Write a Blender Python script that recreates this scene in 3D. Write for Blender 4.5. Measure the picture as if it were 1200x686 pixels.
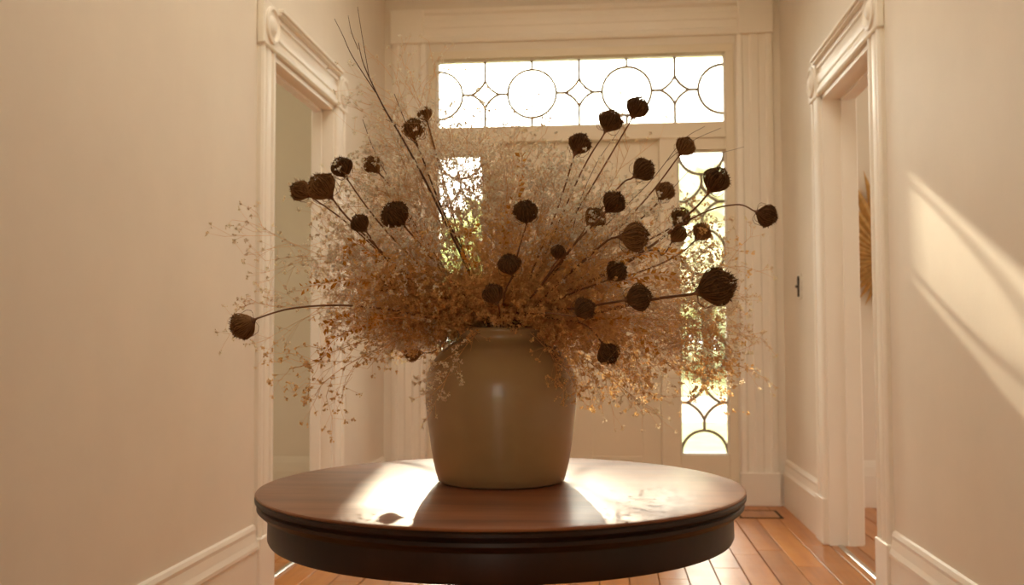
import bpy, math, random
import numpy as np
from math import sin, cos, pi, radians, sqrt
from mathutils import Vector, Matrix

for _o in list(bpy.data.objects):
    bpy.data.objects.remove(_o, do_unlink=True)
scn = bpy.context.scene
COL = scn.collection
RNG = np.random.default_rng(11)
random.seed(5)

# ------------------------------------------------------------------ camera
FPX, YAW, PITCH, ROLL = 1182.83, .0924, .0472, -.0036
CAM = Vector((.1674, 0.0, 1.0842))
FWD = Vector((-sin(YAW)*cos(PITCH), cos(YAW)*cos(PITCH), sin(PITCH)))
RGT0 = Vector((cos(YAW), sin(YAW), 0)); UP0 = RGT0.cross(FWD)
RGT = RGT0*cos(ROLL)+UP0*sin(ROLL); UPV = -RGT0*sin(ROLL)+UP0*cos(ROLL)
cd = bpy.data.cameras.new('camera'); cam = bpy.data.objects.new('camera', cd); COL.objects.link(cam)
cd.sensor_width = 36.0; cd.lens = FPX/1200*36
M3 = Matrix((RGT, UPV, -FWD)).transposed()
cam.matrix_world = Matrix.Translation(CAM) @ M3.to_4x4()
cd.dof.use_dof = True; cd.dof.focus_distance = 2.22; cd.dof.aperture_fstop = 5.0
cd.clip_end = 400
scn.camera = cam

# ------------------------------------------------------------------ light
SUNDIR = Vector((-.13, 1.0, .44)).normalized()      # towards the sun
w = bpy.data.worlds.new('world'); scn.world = w; w.use_nodes = True
bg = w.node_tree.nodes['Background']
# hazy sky: even warm white, with the bright aureole that haze gives round the sun
_nt = w.node_tree
_tc = _nt.nodes.new('ShaderNodeTexCoord'); _dt = _nt.nodes.new('ShaderNodeVectorMath'); _dt.operation = 'DOT_PRODUCT'
_nt.links.new(_tc.outputs['Generated'], _dt.inputs[0]); _dt.inputs[1].default_value = SUNDIR
_mx = _nt.nodes.new('ShaderNodeMath'); _mx.operation = 'MAXIMUM'; _mx.inputs[1].default_value = 0.0; _nt.links.new(_dt.outputs['Value'], _mx.inputs[0])
_pw = _nt.nodes.new('ShaderNodeMath'); _pw.operation = 'POWER'; _pw.inputs[1].default_value = 150.0; _nt.links.new(_mx.outputs[0], _pw.inputs[0])
_ma = _nt.nodes.new('ShaderNodeMath'); _ma.operation = 'MULTIPLY_ADD'; _ma.inputs[1].default_value = 24.0; _nt.links.new(_pw.outputs[0], _ma.inputs[0])
_p2 = _nt.nodes.new('ShaderNodeMath'); _p2.operation = 'POWER'; _p2.inputs[1].default_value = 32.0; _nt.links.new(_mx.outputs[0], _p2.inputs[0])
_m2 = _nt.nodes.new('ShaderNodeMath'); _m2.operation = 'MULTIPLY_ADD'; _m2.inputs[1].default_value = 8.0; _m2.inputs[2].default_value = 1.5; _nt.links.new(_p2.outputs[0], _m2.inputs[0])
_nt.links.new(_m2.outputs[0], _ma.inputs[2])
_nt.links.new(_ma.outputs[0], bg.inputs[1])
bg.inputs[0].default_value = (1.0, .95, .845, 1)
sd = bpy.data.lights.new('sun', 'SUN'); sun = bpy.data.objects.new('sun', sd); COL.objects.link(sun)
sd.energy = 5.2; sd.angle = radians(.7); sd.color = (1.0, .86, .66)
sun.rotation_euler = SUNDIR.to_track_quat('Z', 'Y').to_euler(); sun.location = (-3, 20, 12)

vs = scn.view_settings
vs.view_transform = 'Standard'; vs.look = 'None'; vs.gamma = 1.0; vs.use_curve_mapping = False
vs.exposure = 1.22
scn.cycles.use_denoising = True
scn.cycles.max_bounces = 14; scn.cycles.diffuse_bounces = 8; scn.cycles.transparent_max_bounces = 24
scn.cycles.sample_clamp_indirect = 8.0
scn.cycles.caustics_reflective = False; scn.cycles.caustics_refractive = False

def portal(name, loc, rot, sx, sy):
    l = bpy.data.lights.new(name, 'AREA'); l.shape = 'RECTANGLE'; l.size = sx; l.size_y = sy
    l.cycles.is_portal = True
    o = bpy.data.objects.new(name, l); COL.objects.link(o); o.location = loc; o.rotation_euler = rot
portal('sky_portal_front', (0, 6.90, 1.66), (radians(-90), 0, 0), 2.05, 2.8)
portal('sky_portal_rear', (0, -3.72, 1.2), (radians(90), 0, 0), 1.4, 2.4)
portal('sky_portal_roof', (0, 3.65, 5.06), (0, 0, 0), 1.7, 3.1)
portal('sky_portal_west', (-5.33, 4.6, 1.8), (0, radians(-90), 0), 2.4, 2.8)
portal('sky_portal_east', (5.33, 4.6, 1.8), (0, radians(90), 0), 2.4, 2.8)

def P(px, py, Y):
    """point seen at photo pixel (px,py), at distance Y down the hall"""
    d = FWD*FPX + RGT*(px-600) - UPV*(py-343)
    return CAM + d*(Y/d.y)

# ------------------------------------------------------------------ materials
MATS = {}
def new_mat(name):
    m = bpy.data.materials.new(name); m.use_nodes = True; MATS[name] = m
    nt = m.node_tree; return m, nt, nt.nodes['Principled BSDF']
def N(nt, t, **kw):
    n = nt.nodes.new(t)
    for k, v in kw.items(): setattr(n, k, v)
    return n
def coords(nt, scale=(1, 1, 1), kind='Object'):
    tc = N(nt, 'ShaderNodeTexCoord'); mp = N(nt, 'ShaderNodeMapping')
    nt.links.new(tc.outputs[kind], mp.inputs[0]); mp.inputs['Scale'].default_value = scale
    return mp.outputs[0]
def ramp(nt, fac, stops):
    r = N(nt, 'ShaderNodeValToRGB'); nt.links.new(fac, r.inputs[0])
    els = r.color_ramp.elements
    while len(els) < len(stops): els.new(.5)
    for e, (p, c) in zip(els, stops): e.position = p; e.color = (*c, 1)
    return r.outputs[0]
def noise(nt, vec, scale, detail=4, rough=.5):
    n = N(nt, 'ShaderNodeTexNoise'); nt.links.new(vec, n.inputs['Vector'])
    n.inputs['Scale'].default_value = scale; n.inputs['Detail'].default_value = detail; n.inputs['Roughness'].default_value = rough
    return n.outputs['Fac']
def bump(nt, b, h, strength, dist=.002):
    n = N(nt, 'ShaderNodeBump'); n.inputs['Strength'].default_value = strength; n.inputs['Distance'].default_value = dist
    nt.links.new(h, n.inputs['Height']); nt.links.new(n.outputs[0], b.inputs['Normal'])
def paint(name, c, rough=.5, var=.04, bmp=.15, spec=.4):
    m, nt, b = new_mat(name)
    v = coords(nt)
    f = noise(nt, v, 2.3, 5, .6)
    lo = tuple(x*(1-var) for x in c); hi = tuple(min(1, x*(1+var)) for x in c)
    nt.links.new(ramp(nt, f, [(.3, lo), (.7, hi)]), b.inputs['Base Color'])
    b.inputs['Roughness'].default_value = rough; b.inputs['Specular IOR Level'].default_value = spec
    bump(nt, b, noise(nt, v, 60, 3), bmp, .0015)
    return m
def plain(name, c, rough=.5, metal=0, spec=.5, trans=0):
    """colour with a fine noise variation; trans = share of light passing through"""
    m, nt, b = new_mat(name)
    f = noise(nt, coords(nt), 35, 3)
    col = ramp(nt, f, [(.25, tuple(x*.78 for x in c)), (.75, tuple(min(1, x*1.2) for x in c))])
    nt.links.new(col, b.inputs['Base Color'])
    b.inputs['Roughness'].default_value = rough; b.inputs['Metallic'].default_value = metal; b.inputs['Specular IOR Level'].default_value = spec
    if trans:
        t = N(nt, 'ShaderNodeBsdfTranslucent'); nt.links.new(col, t.inputs[0])
        mx = N(nt, 'ShaderNodeMixShader'); mx.inputs[0].default_value = trans
        nt.links.new(b.outputs[0], mx.inputs[1]); nt.links.new(t.outputs[0], mx.inputs[2])
        nt.links.new(mx.outputs[0], nt.nodes['Material Output'].inputs[0])
    return m
def wood(name, stops, scale, rough, rvar=.08, coat=0, kind='Object', bmp=.1, spec=.5):
    m, nt, b = new_mat(name)
    v = coords(nt, scale, kind)
    info = N(nt, 'ShaderNodeObjectInfo'); add = N(nt, 'ShaderNodeVectorMath', operation='ADD')
    mul = N(nt, 'ShaderNodeMath', operation='MULTIPLY'); mul.inputs[1].default_value = 37.0
    nt.links.new(info.outputs['Random'], mul.inputs[0]); nt.links.new(v, add.inputs[0]); nt.links.new(mul.outputs[0], add.inputs[1])
    f = noise(nt, add.outputs[0], 1.0, 7, .62)
    c = ramp(nt, f, stops)
    hs = N(nt, 'ShaderNodeHueSaturation'); nt.links.new(c, hs.inputs['Color'])
    mr = N(nt, 'ShaderNodeMapRange'); nt.links.new(info.outputs['Random'], mr.inputs[0]); mr.inputs[3].default_value = .82; mr.inputs[4].default_value = 1.18
    nt.links.new(mr.outputs[0], hs.inputs['Value'])
    nt.links.new(hs.outputs[0], b.inputs['Base Color'])
    r2 = N(nt, 'ShaderNodeMapRange'); nt.links.new(noise(nt, coords(nt, (3, 3, 3), kind), 2.0, 4), r2.inputs[0])
    r2.inputs[3].default_value = rough-rvar; r2.inputs[4].default_value = rough+rvar
    nt.links.new(r2.outputs[0], b.inputs['Roughness'])
    b.inputs['Coat Weight'].default_value = coat; b.inputs['Coat Roughness'].default_value = .2
    b.inputs['Specular IOR Level'].default_value = spec
    bump(nt, b, f, bmp, .001)
    return m

paint('wall_paint', (.79, .72, .615), .62, .03, .2, .3)
paint('trim_paint', (.85, .79, .69), .38, .02, .05, .5)
paint('door_paint', (.78, .69, .535), .42, .02, .05, .4)
paint('green_paint', (.60, .54, .40), .6, .03, .2, .3)
paint('ceiling_paint', (.84, .80, .73), .7, .02, .1, .2)
paint('facade_paint', (.7, .66, .58), .7, .03, .2, .2)
wood('floor_wood', [(.25, (.27, .078, .009)), (.5, (.46, .155, .02)), (.75, (.58, .23, .036))], (9, .6, 4), .34, .1, .25)
wood('table_wood', [(.25, (.11, .036, .014)), (.5, (.22, .078, .028)), (.78, (.32, .13, .052))], (1.6, 14, 14), .41, .06, .2, bmp=.05)
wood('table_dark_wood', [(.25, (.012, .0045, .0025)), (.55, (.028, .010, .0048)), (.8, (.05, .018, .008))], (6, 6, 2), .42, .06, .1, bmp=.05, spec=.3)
plain('gap_dirt', (.06, .03, .015), .9)
plain('lead', (.34, .28, .20), .6, .1)
plain('brass', (.35, .24, .1), .35, .9)
plain('steel', (.62, .6, .57), .25, 1.0)
plain('iron_dark', (.06, .04, .025), .5, .4)
plain('switch_cream', (.78, .72, .6), .4)
plain('palm_straw', (.60, .36, .12), .7, trans=.3)
plain('palm_olive', (.14, .10, .025), .6, trans=.15)
plain('stem_brown', (.78, .49, .23), .7, trans=.35)
plain('stem_dark', (.22, .105, .045), .7)
plain('twig_dark', (.12, .06, .038), .75)
plain('floret', (.99, .80, .61), .8, spec=.1, trans=.62)
plain('floret_pale', (.99, .87, .72), .8, spec=.1, trans=.62)
plain('floret_amber', (.98, .65, .31), .8, spec=.1, trans=.62)
plain('gold_leaf', (.62, .30, .05), .6, spec=.2, trans=.5)
plain('umbel_dark', (.13, .066, .028), .85, spec=.15, trans=.2)
plain('umbel_brown', (.25, .125, .05), .85, spec=.15, trans=.25)
plain('umbel_tan', (.42, .22, .09), .85, spec=.15, trans=.25)
plain('umbel_seed', (.20, .105, .042), .9, spec=.1, trans=.2)
plain('bark', (.16, .11, .07), .9)
plain('leaves', (.74, .78, .46), .7, trans=.55)
plain('leaves_pale', (.93, .92, .72), .7, trans=.6)
plain('shrub_shade', (.48, .50, .34), .8, trans=.5)
paint('gravel', (.52, .48, .40), .9, .12, .4, .1)
paint('lawn', (.30, .32, .15), .9, .3, .5, .1)
paint('porch_stone', (.5, .45, .37), .8, .1, .3, .2)

def glazed():
    m, nt, b = new_mat('cream_glaze')
    v = coords(nt)
    f = noise(nt, v, 9, 5, .6)
    nt.links.new(ramp(nt, f, [(.3, (.34, .220, .100)), (.7, (.38, .26, .125))]), b.inputs['Base Color'])
    b.inputs['Roughness'].default_value = .3; b.inputs['Coat Weight'].default_value = .25; b.inputs['Coat Roughness'].default_value = .1
    bump(nt, b, noise(nt, v, 14, 3), .06, .004)
glazed()
def glass():
    m, nt, b = new_mat('window_glass')
    tr = N(nt, 'ShaderNodeBsdfTransparent'); tr.inputs[0].default_value = (.97, .98, .95, 1)
    gl = N(nt, 'ShaderNodeBsdfGlossy'); gl.inputs['Roughness'].default_value = .06
    fr = N(nt, 'ShaderNodeFresnel'); fr.inputs[0].default_value = 1.45
    nz = N(nt, 'ShaderNodeTexNoise'); nz.inputs['Scale'].default_value = 9
    bp = N(nt, 'ShaderNodeBump'); bp.inputs['Strength'].default_value = .15; nt.links.new(nz.outputs['Fac'], bp.inputs['Height']); nt.links.new(bp.outputs[0], gl.inputs['Normal'])
    mx = N(nt, 'ShaderNodeMixShader'); nt.links.new(fr.outputs[0], mx.inputs[0]); nt.links.new(tr.outputs[0], mx.inputs[1]); nt.links.new(gl.outputs[0], mx.inputs[2])
    nt.links.new(mx.outputs[0], nt.nodes['Material Output'].inputs[0])
glass()

# ------------------------------------------------------------------ mesh helpers
def link(name, me, mat=None, parent=None, loc=None, smooth=False):
    o = bpy.data.objects.new(name, me); COL.objects.link(o)
    if mat and me is not None and not me.materials: me.materials.append(MATS[mat])
    if smooth: me.polygons.foreach_set('use_smooth', [True]*len(me.polygons))
    if loc is not None: o.location = loc
    if parent: o.parent = parent
    return o
def tag(o, label=None, cat=None, group=None, kind=None):
    if label: o['label'] = label
    if cat: o['category'] = cat
    if group: o['group'] = group
    if kind: o['kind'] = kind
    return o
def empty(name, loc=(0, 0, 0), **kw):
    o = bpy.data.objects.new(name, None); COL.objects.link(o); o.location = loc; o.empty_display_size = .05
    return tag(o, **kw)
class MB:
    def __init__(s): s.v = []; s.f = []
    def add(s, v, f):
        n = len(s.v); s.v += [tuple(p) for p in v]; s.f += [tuple(i+n for i in q) for q in f]; return s
    def box(s, x0, x1, y0, y1, z0, z1, b=0):
        if b <= 0:
            v = [(x, y, z) for x in (x0, x1) for y in (y0, y1) for z in (z0, z1)]
            return s.add(v, [(0, 1, 3, 2), (4, 6, 7, 5), (0, 4, 5, 1), (2, 3, 7, 6), (0, 2, 6, 4), (1, 5, 7, 3)])
        # chamfered box: three nested rectangles hull
        import bmesh
        bm = bmesh.new(); bmesh.ops.create_cube(bm, size=1)
        for q in bm.verts: q.co = Vector(((x0+x1)/2+q.co.x*(x1-x0), (y0+y1)/2+q.co.y*(y1-y0), (z0+z1)/2+q.co.z*(z1-z0)))
        bmesh.ops.bevel(bm, geom=bm.edges[:], offset=b, segments=1, affect='EDGES', profile=.5)
        bm.verts.index_update()
        s.add([q.co[:] for q in bm.verts], [[q.index for q in f.verts] for f in bm.faces]); bm.free(); return s
    def prism(s, prof, axis, a0, a1, place):
        """extrude closed 2-D profile along an axis; place(u,w,a)->xyz"""
        n = len(prof)
        v = [place(u, q, a0) for u, q in prof]+[place(u, q, a1) for u, q in prof]
        f = [(i, (i+1) % n, n+(i+1) % n, n+i) for i in range(n)]+[tuple(range(n))[::-1], tuple(range(n, 2*n))]
        return s.add(v, f)
    def lathe(s, prof, seg=64, c=(0, 0, 0)):
        n = len(prof); v = []; f = []
        for k in range(seg):
            a = 2*pi*k/seg
            v += [(c[0]+r*cos(a), c[1]+r*sin(a), c[2]+z) for r, z in prof]
        for k in range(seg):
            k2 = (k+1) % seg
            for i in range(n-1): f.append((k*n+i, k2*n+i, k2*n+i+1, k*n+i+1))
        f.append(tuple(k*n for k in range(seg))[::-1]); f.append(tuple(k*n+n-1 for k in range(seg)))
        return s.add(v, f)
    def mesh(s, name):
        me = bpy.data.meshes.new(name); me.from_pydata(s.v, [], s.f); me.validate(); me.update()
        import bmesh
        bm = bmesh.new(); bm.from_mesh(me); bmesh.ops.recalc_face_normals(bm, faces=bm.faces[:]); bm.to_mesh(me); bm.free()
        return me
    def build(s, name, mat, parent=None, loc=None, smooth=False): return link(name, s.mesh(name), mat, parent, loc, smooth)
def smooth_angle(o, ang=35):
    me = o.data; me.polygons.foreach_set('use_smooth', [True]*len(me.polygons))
    me.set_sharp_from_angle(angle=radians(ang))
    return o
def np_mesh(name, V, T):
    me = bpy.data.meshes.new(name); V = np.asarray(V, np.float32); T = np.asarray(T, np.int32)
    me.vertices.add(len(V)); me.vertices.foreach_set('co', V.ravel())
    k = T.shape[1]
    me.loops.add(T.size); me.loops.foreach_set('vertex_index', T.ravel())
    me.polygons.add(len(T)); me.polygons.foreach_set('loop_start', np.arange(0, T.size, k, dtype=np.int32))
    me.update(calc_edges=True); return me
def segs(A, B, ra, rb, sides=3):
    A = np.asarray(A, float); B = np.asarray(B, float); n = len(A)
    d = B-A; d /= np.maximum(np.linalg.norm(d, axis=1, keepdims=True), 1e-9)
    h = np.where(np.abs(d[:, 2:3]) > .9, np.array([[1., 0, 0]]), np.array([[0, 0, 1.]]))
    u = np.cross(d, h); u /= np.linalg.norm(u, axis=1, keepdims=True); w_ = np.cross(d, u)
    ra = np.broadcast_to(np.asarray(ra, float), (n,)); rb = np.broadcast_to(np.asarray(rb, float), (n,))
    V = np.zeros((n, 2*sides, 3))
    for k in range(sides):
        a = 2*pi*k/sides; o = u*cos(a)+w_*sin(a)
        V[:, k] = A+o*ra[:, None]; V[:, sides+k] = B+o*rb[:, None]
    T = []
    for k in range(sides):
        k2 = (k+1) % sides; T += [(k, k2, sides+k2), (k, sides+k2, sides+k)]
    T = (np.array(T)[None]+(np.arange(n)*2*sides)[:, None, None]).reshape(-1, 3)
    return V.reshape(-1, 3), T
def merge(parts):
    Vs, Ts, n = [], [], 0
    for V, T in parts: Vs.append(V); Ts.append(T+n); n += len(V)
    return np.concatenate(Vs), np.concatenate(Ts)
def tube(pts, radii, sides=6):
    """smooth tube through a polyline"""
    pts = [Vector(p) for p in pts]; n = len(pts); V = []; F = []
    t0 = (pts[1]-pts[0]).normalized(); u = t0.orthogonal().normalized()
    for i, p in enumerate(pts):
        t = (pts[min(i+1, n-1)]-pts[max(i-1, 0)]).normalized()
        u = (u-t*u.dot(t)).normalized(); q = t.cross(u)
        for k in range(sides):
            a = 2*pi*k/sides; V.append((p+(u*cos(a)+q*sin(a))*radii[i])[:])
    for i in range(n-1):
        for k in range(sides):
            k2 = (k+1) % sides; F.append((i*sides+k, i*sides+k2, (i+1)*sides+k2, (i+1)*sides+k))
    F.append(tuple(range(sides))[::-1]); F.append(tuple((n-1)*sides+k for k in range(sides)))
    return V, F
def catmull(pts, sub=8):
    pts = [Vector(p) for p in pts]; q = [pts[0]*2-pts[1]]+pts+[pts[-1]*2-pts[-2]]; out = []
    for i in range(1, len(q)-2):
        for k in range(sub):
            t = k/sub; a, b, c, d = q[i-1], q[i], q[i+1], q[i+2]
            out.append(.5*((2*b)+(c-a)*t+(2*a-5*b+4*c-d)*t*t+(3*b-a-3*c+d)*t**3))
    out.append(pts[-1]); return out

# ------------------------------------------------------------------ the house shell
HX = 1.335; YB = 6.764; CEIL = 3.75; YR = -3.6
TL, TR = .11, .165                     # wall thickness left / right
LD0, LD1, RD0, RD1, DH = 4.40, 5.46, 4.46, 5.50, 2.385
def struct(mb, name, mat, parent=None, smooth=False):
    o = mb.build(name, mat, parent)
    if parent is None: o['kind'] = 'structure'
    return o
struct(MB().box(-HX-TL, -HX, YR, LD0, 0, CEIL).box(-HX-TL, -HX, LD1, YB, 0, CEIL).box(-HX-TL, -HX, LD0, LD1, DH, CEIL), 'wall_left', 'wall_paint')
struct(MB().box(HX, HX+TR, YR, RD0, 0, CEIL).box(HX, HX+TR, RD1, YB, 0, CEIL).box(HX, HX+TR, RD0, RD1, DH, CEIL), 'wall_right', 'wall_paint')
struct(MB().box(-HX-TL, -1.03, YB, YB+.22, 0, CEIL).box(1.03, HX+TR, YB, YB+.22, 0, CEIL).box(-1.03, 1.03, YB, YB+.22, 3.06, CEIL), 'wall_back', 'wall_paint')
struct(MB().box(-HX, -.7, YR-.2, YR, 0, CEIL).box(.7, HX, YR-.2, YR, 0, CEIL).box(-.7, .7, YR-.2, YR, 2.4, CEIL), 'wall_rear', 'wall_paint')  # unseen rear opening, added to let fill light into the hall
# ceiling, with a deep unseen skylight well added to brighten the hall
WY0, WY1 = 2.1, 5.2
m = MB().box(-5.5, 5.5, YR-.2, WY0, CEIL, CEIL+.25).box(-5.5, 5.5, WY1, YB+.3, CEIL, CEIL+.25).box(-5.5, -.85, WY0, WY1, CEIL, CEIL+.25).box(.85, 5.5, WY0, WY1, CEIL, CEIL+.25)
m.box(-.95, -.85, WY0-.1, WY1+.1, CEIL+.25, CEIL+1.3).box(.85, .95, WY0-.1, WY1+.1, CEIL+.25, CEIL+1.3).box(-.85, .85, WY0-.1, WY0, CEIL+.25, CEIL+1.3).box(-.85, .85, WY1, WY1+.1, CEIL+.25, CEIL+1.3)
struct(m, 'ceiling', 'ceiling_paint')
# side rooms, each with an unseen outer window opening added to bring in light
for sgn, mat, t, nm in ((-1, 'green_paint', TL, 'left'), (1, 'wall_paint', TR, 'right')):
    xi = HX+t; xo = 5.2
    def bx(m, a, b, *r): return m.box(min(sgn*a, sgn*b), max(sgn*a, sgn*b), *r)
    struct(bx(MB(), xi, xo, YB-.02, YB+.22, 0, CEIL), 'wall_%s_room_front' % nm, mat)
    struct(bx(MB(), xi, xo, 2.4, 2.6, 0, CEIL), 'wall_%s_room_rear' % nm, mat)
    m = MB()
    for a in ((2.4, 3.2, 0, CEIL), (6.0, YB+.22, 0, CEIL), (3.2, 6.0, 0, .6), (3.2, 6.0, 3.0, CEIL)): bx(m, xo, xo+.2, *a)
    struct(m, 'wall_%s_room_outer' % nm, mat)
    # skirting on the far wall of the room
    m = MB(); m.prism([(0, 0), (.02, 0), (.02, .2), (.012, .26), (.004, .29), (0, .30)], 'x', 0, 1, lambda u, q, a: (sgn*(xi+a*(xo-xi)), YB-.02-u, q))
    tag(m.build('baseboard_%s_room' % nm, mat if sgn < 0 else 'trim_paint'), kind='structure')

# floors: sub-floor with single boards laid on it
def plank_floor(name, x0, x1, y0, y1, bw, cuts):
    f = struct(MB().box(x0, x1, y0, y1, -.2, -.022), name, 'gap_dirt')
    me_cache = {}
    x = x0; i = 0
    while x < x1-.02:
        w_ = min(bw, x1-x); cs = [y0]+[c+random.uniform(-.5, .5) for c in cuts]+[y1]
        for a, b in zip(cs[:-1], cs[1:]):
            L = round(b-a-.003, 3); key = (round(w_, 3), L)
            m = MB().box(0, w_-.0045, 0, L, -.0215, 0, .0016).mesh('plank')
            link('plank', m, 'floor_wood', f, (x, a, random.uniform(-.0008, .0003)))
        x += bw; i += 1
    return f
plank_floor('floor', -HX, HX, YR, YB, .1335, (-.6, 2.4, 5.0))
plank_floor('floor_left_room', -3.6, -HX, 2.6, YB, .1335, (4.6,))
plank_floor('floor_right_room', HX, 3.6, 2.6, YB, .1335, (4.7,))
struct(MB().box(-5.2, -3.6, 2.6, YB, -.2, 0), 'floor_left_room_far', 'floor_wood')
struct(MB().box(3.6, 5.2, 2.6, YB, -.2, 0), 'floor_right_room_far', 'floor_wood')
for nm, x, a, b in (('left', -HX-.035, LD0, LD1), ('right', HX+.05, RD0, RD1)):
    m = MB().prism([(-.016, 0), (.016, 0), (.010, .005), (-.010, .005)], 'y', a+.005, b-.005, lambda u, q, s, x=x: (x+u, s, q+.0005))
    tag(m.build('threshold_strip', 'steel'), 'thin metal strip across the floor of the %s side doorway' % nm, 'threshold')

# baseboards with a moulded cap
BBP = [(0, 0), (.022, 0), (.022, .195), (.028, .20), (.028, .215), (.020, .235), (.014, .27), (.016, .285), (.010, .30), (0, .305)]
def baseboard(name, sgn, y0, y1):
    m = MB().prism(BBP, 'y', y0, y1, lambda u, q, a: (sgn*(HX-u), a, q))
    tag(m.build(name, 'trim_paint'), kind='structure')
CW = .175                              # casing width
baseboard('baseboard_left', -1, YR, LD0-CW-.012); baseboard('baseboard_left_far', -1, LD1+CW+.012, YB-.03)
baseboard('baseboard_right', 1, YR, RD0-CW-.012); baseboard('baseboard_right_far', 1, RD1+CW+.012, YB-.03)

CPROF = [(0, 0), (0, .018), (.008, .027), (.020, .030), (.032, .027), (.037, .017), (.056, .017), (.062, .023), (.075, .026), (.1, .026), (.113, .023),
         (.119, .017), (.138, .017), (.143, .027), (.155, .030), (.167, .027), (.175, .018), (.175, 0)]
def door_casing(name, sgn, y0, y1, t):
    """moulded casing with corner blocks and plinths round a side doorway, plus its jamb lining"""
    r = empty(name, (sgn*HX, (y0+y1)/2, 0), kind='structure')
    inv = lambda v: (v[0]-r.location.x, v[1]-r.location.y, v[2])
    def put(mb, nm, parent=r, sharp=30):
        mb.v = [inv(v) for v in mb.v]; return smooth_angle(mb.build(nm, 'trim_paint', parent), sharp)
    X = lambda q: sgn*(HX-q)
    for ya, s in ((y0, -1), (y1, 1)):
        put(MB().prism(CPROF, 'z', .245, DH, lambda u, q, a: (X(q), ya+s*u, a)), 'casing_leg')
        m = MB(); yy = sorted((ya, ya+s*(CW+.012)))
        m.box(*sorted((X(0), X(.036))), yy[0], yy[1], 0, .245, .004); put(m, 'plinth_block')
        # corner block with turned rosette
        yy = sorted((ya-s*.006, ya+s*(CW+.012)))
        m = MB().box(*sorted((X(0), X(.036))), yy[0], yy[1], DH-.002, DH+.205, .006); cb = put(m, 'corner_block')
        cy, cz = sum(yy)/2, DH+.10
        prof = [(.085, .034), (.082, .046), (.070, .050), (.058, .040), (.044, .038), (.036, .047), (.022, .054), (.004, .055)]
        m = MB(); seg = 32; n = len(prof)
        for k in range(seg):
            a = 2*pi*k/seg
            for rr, q in prof: m.v.append((X(q), cy+rr*cos(a), cz+rr*sin(a)))
        for k in range(seg):
            k2 = (k+1) % seg
            for i in range(n-1): m.f.append((k*n+i, k2*n+i, k2*n+i+1, k*n+i+1))
        m.f.append(tuple(k*n+n-1 for k in range(seg)))
        put(m, 'rosette', cb)
        cb_children = cb.children
    put(MB().prism(CPROF+[], 'y', y0+.006, y1-.006, lambda u, q, a: (X(q), a, DH+u+.008)), 'head_casing')
    put(MB().box(*sorted((X(.0), X(.062))), y0-.0, y1+.0, DH+.186, DH+.205, .003).box(*sorted((X(0), X(.05))), y0, y1, DH+.174, DH+.186, .002), 'head_cap')
    # lining of the opening with a stop bead
    xa, xb = sorted((X(.004), X(-t-.004)))
    m = MB().box(xa, xb, y0-.001, y0+.018, 0, DH).box(xa, xb, y1-.018, y1+.001, 0, DH).box(xa, xb, y0, y1, DH-.018, DH+.001)
    put(m, 'jamb_lining')
    xs = sorted((X(-t*.55), X(-t*.55-.04)))
    put(MB().box(*xs, y0+.018, y0+.03, 0, DH-.018).box(*xs, y1-.03, y1-.018, 0, DH-.018).box(*xs, y0+.018, y1-.018, DH-.03, DH-.018), 'door_stop')
    # casing on the room side
    xr = sorted((X(-t), X(-t-.015)))
    put(MB().box(*xr, y1, y1+.14, 0, DH+.14, .004).box(*xr, y0-.14, y0, 0, DH+.14, .004).box(*xr, y0, y1, DH, DH+.14, .004), 'room_side_casing')
    return r
door_casing('trim_1', -1, LD0, LD1, TL)
door_casing('trim_2', 1, RD0, RD1, TR)

# ---- front door surround
SX0, SX1, SZ0, SZ1, TZ0, TZ1, DX = .655, .972, .324, 2.348, 2.533, 3.004, .531
sur = empty('trim_3', (0, YB, 0), kind='structure')
def sp(mb, nm, mat='door_paint', parent=sur):
    mb.v = [(x, y-YB, z) for x, y, z in mb.v]; return smooth_angle(mb.build(nm, mat, parent), 30)
yf, yk = YB-.012, YB+.13
sp(MB().box(-1.03, 1.03, yf, yk, TZ1, 3.06, .003), 'head_rail')
sp(MB().box(-SX1, SX1, yf-.008, yk, 2.425, TZ0, .004), 'transom_bar')
for s in (-1, 1):
    sp(MB().box(*sorted((s*DX, s*SX0)), yf-.006, yk, 0, 2.425, .004), 'mullion')
    sp(MB().box(*sorted((s*SX1, s*1.03)), yf, yk, 0, TZ1, .003), 'jamb')
    sp(MB().box(*sorted((s*SX0, s*SX1)), yf+.012, yk-.02, 0, SZ0, .002), 'sidelight_base')
    sp(MB().box(*sorted((s*SX0, s*SX1)), yf+.006, yk-.02, SZ1, 2.425, .002), 'sidelight_head')
    # fluted pilaster, plinth and corner block
    pp = [(0, 0), (0, .02), (.015, .028), (.035, .028), (.045, .016), (.085, .016), (.093, .024), (.14, .024), (.148, .016), (.19, .016), (.20, .028), (.22, .028), (.235, .02), (.235, 0)]
    sp(MB().prism(pp, 'z', .215, 3.115, lambda u, q, a: (s*(1.045+u), YB-q, a)), 'pilaster', 'trim_paint')
    sp(MB().box(*sorted((s*1.035, s*1.29)), YB-.04, YB, 0, .215, .004), 'plinth_block', 'trim_paint')
    sp(MB().box(*sorted((s*1.058, s*1.29)), YB-.045, YB, 3.115, 3.35, .005), 'corner_block', 'trim_paint')
hp = [(0, 0), (0, .02), (.02, .03), (.04, .03), (.05, .018), (.10, .018), (.11, .024), (.15, .024), (.16, .018), (.19, .022), (.205, .036), (.23, .04), (.23, 0)]
sp(MB().prism(hp, 'x', -1.058, 1.058, lambda u, q, a: (a, YB-q, 3.118+u)), 'head_casing', 'trim_paint')

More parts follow.
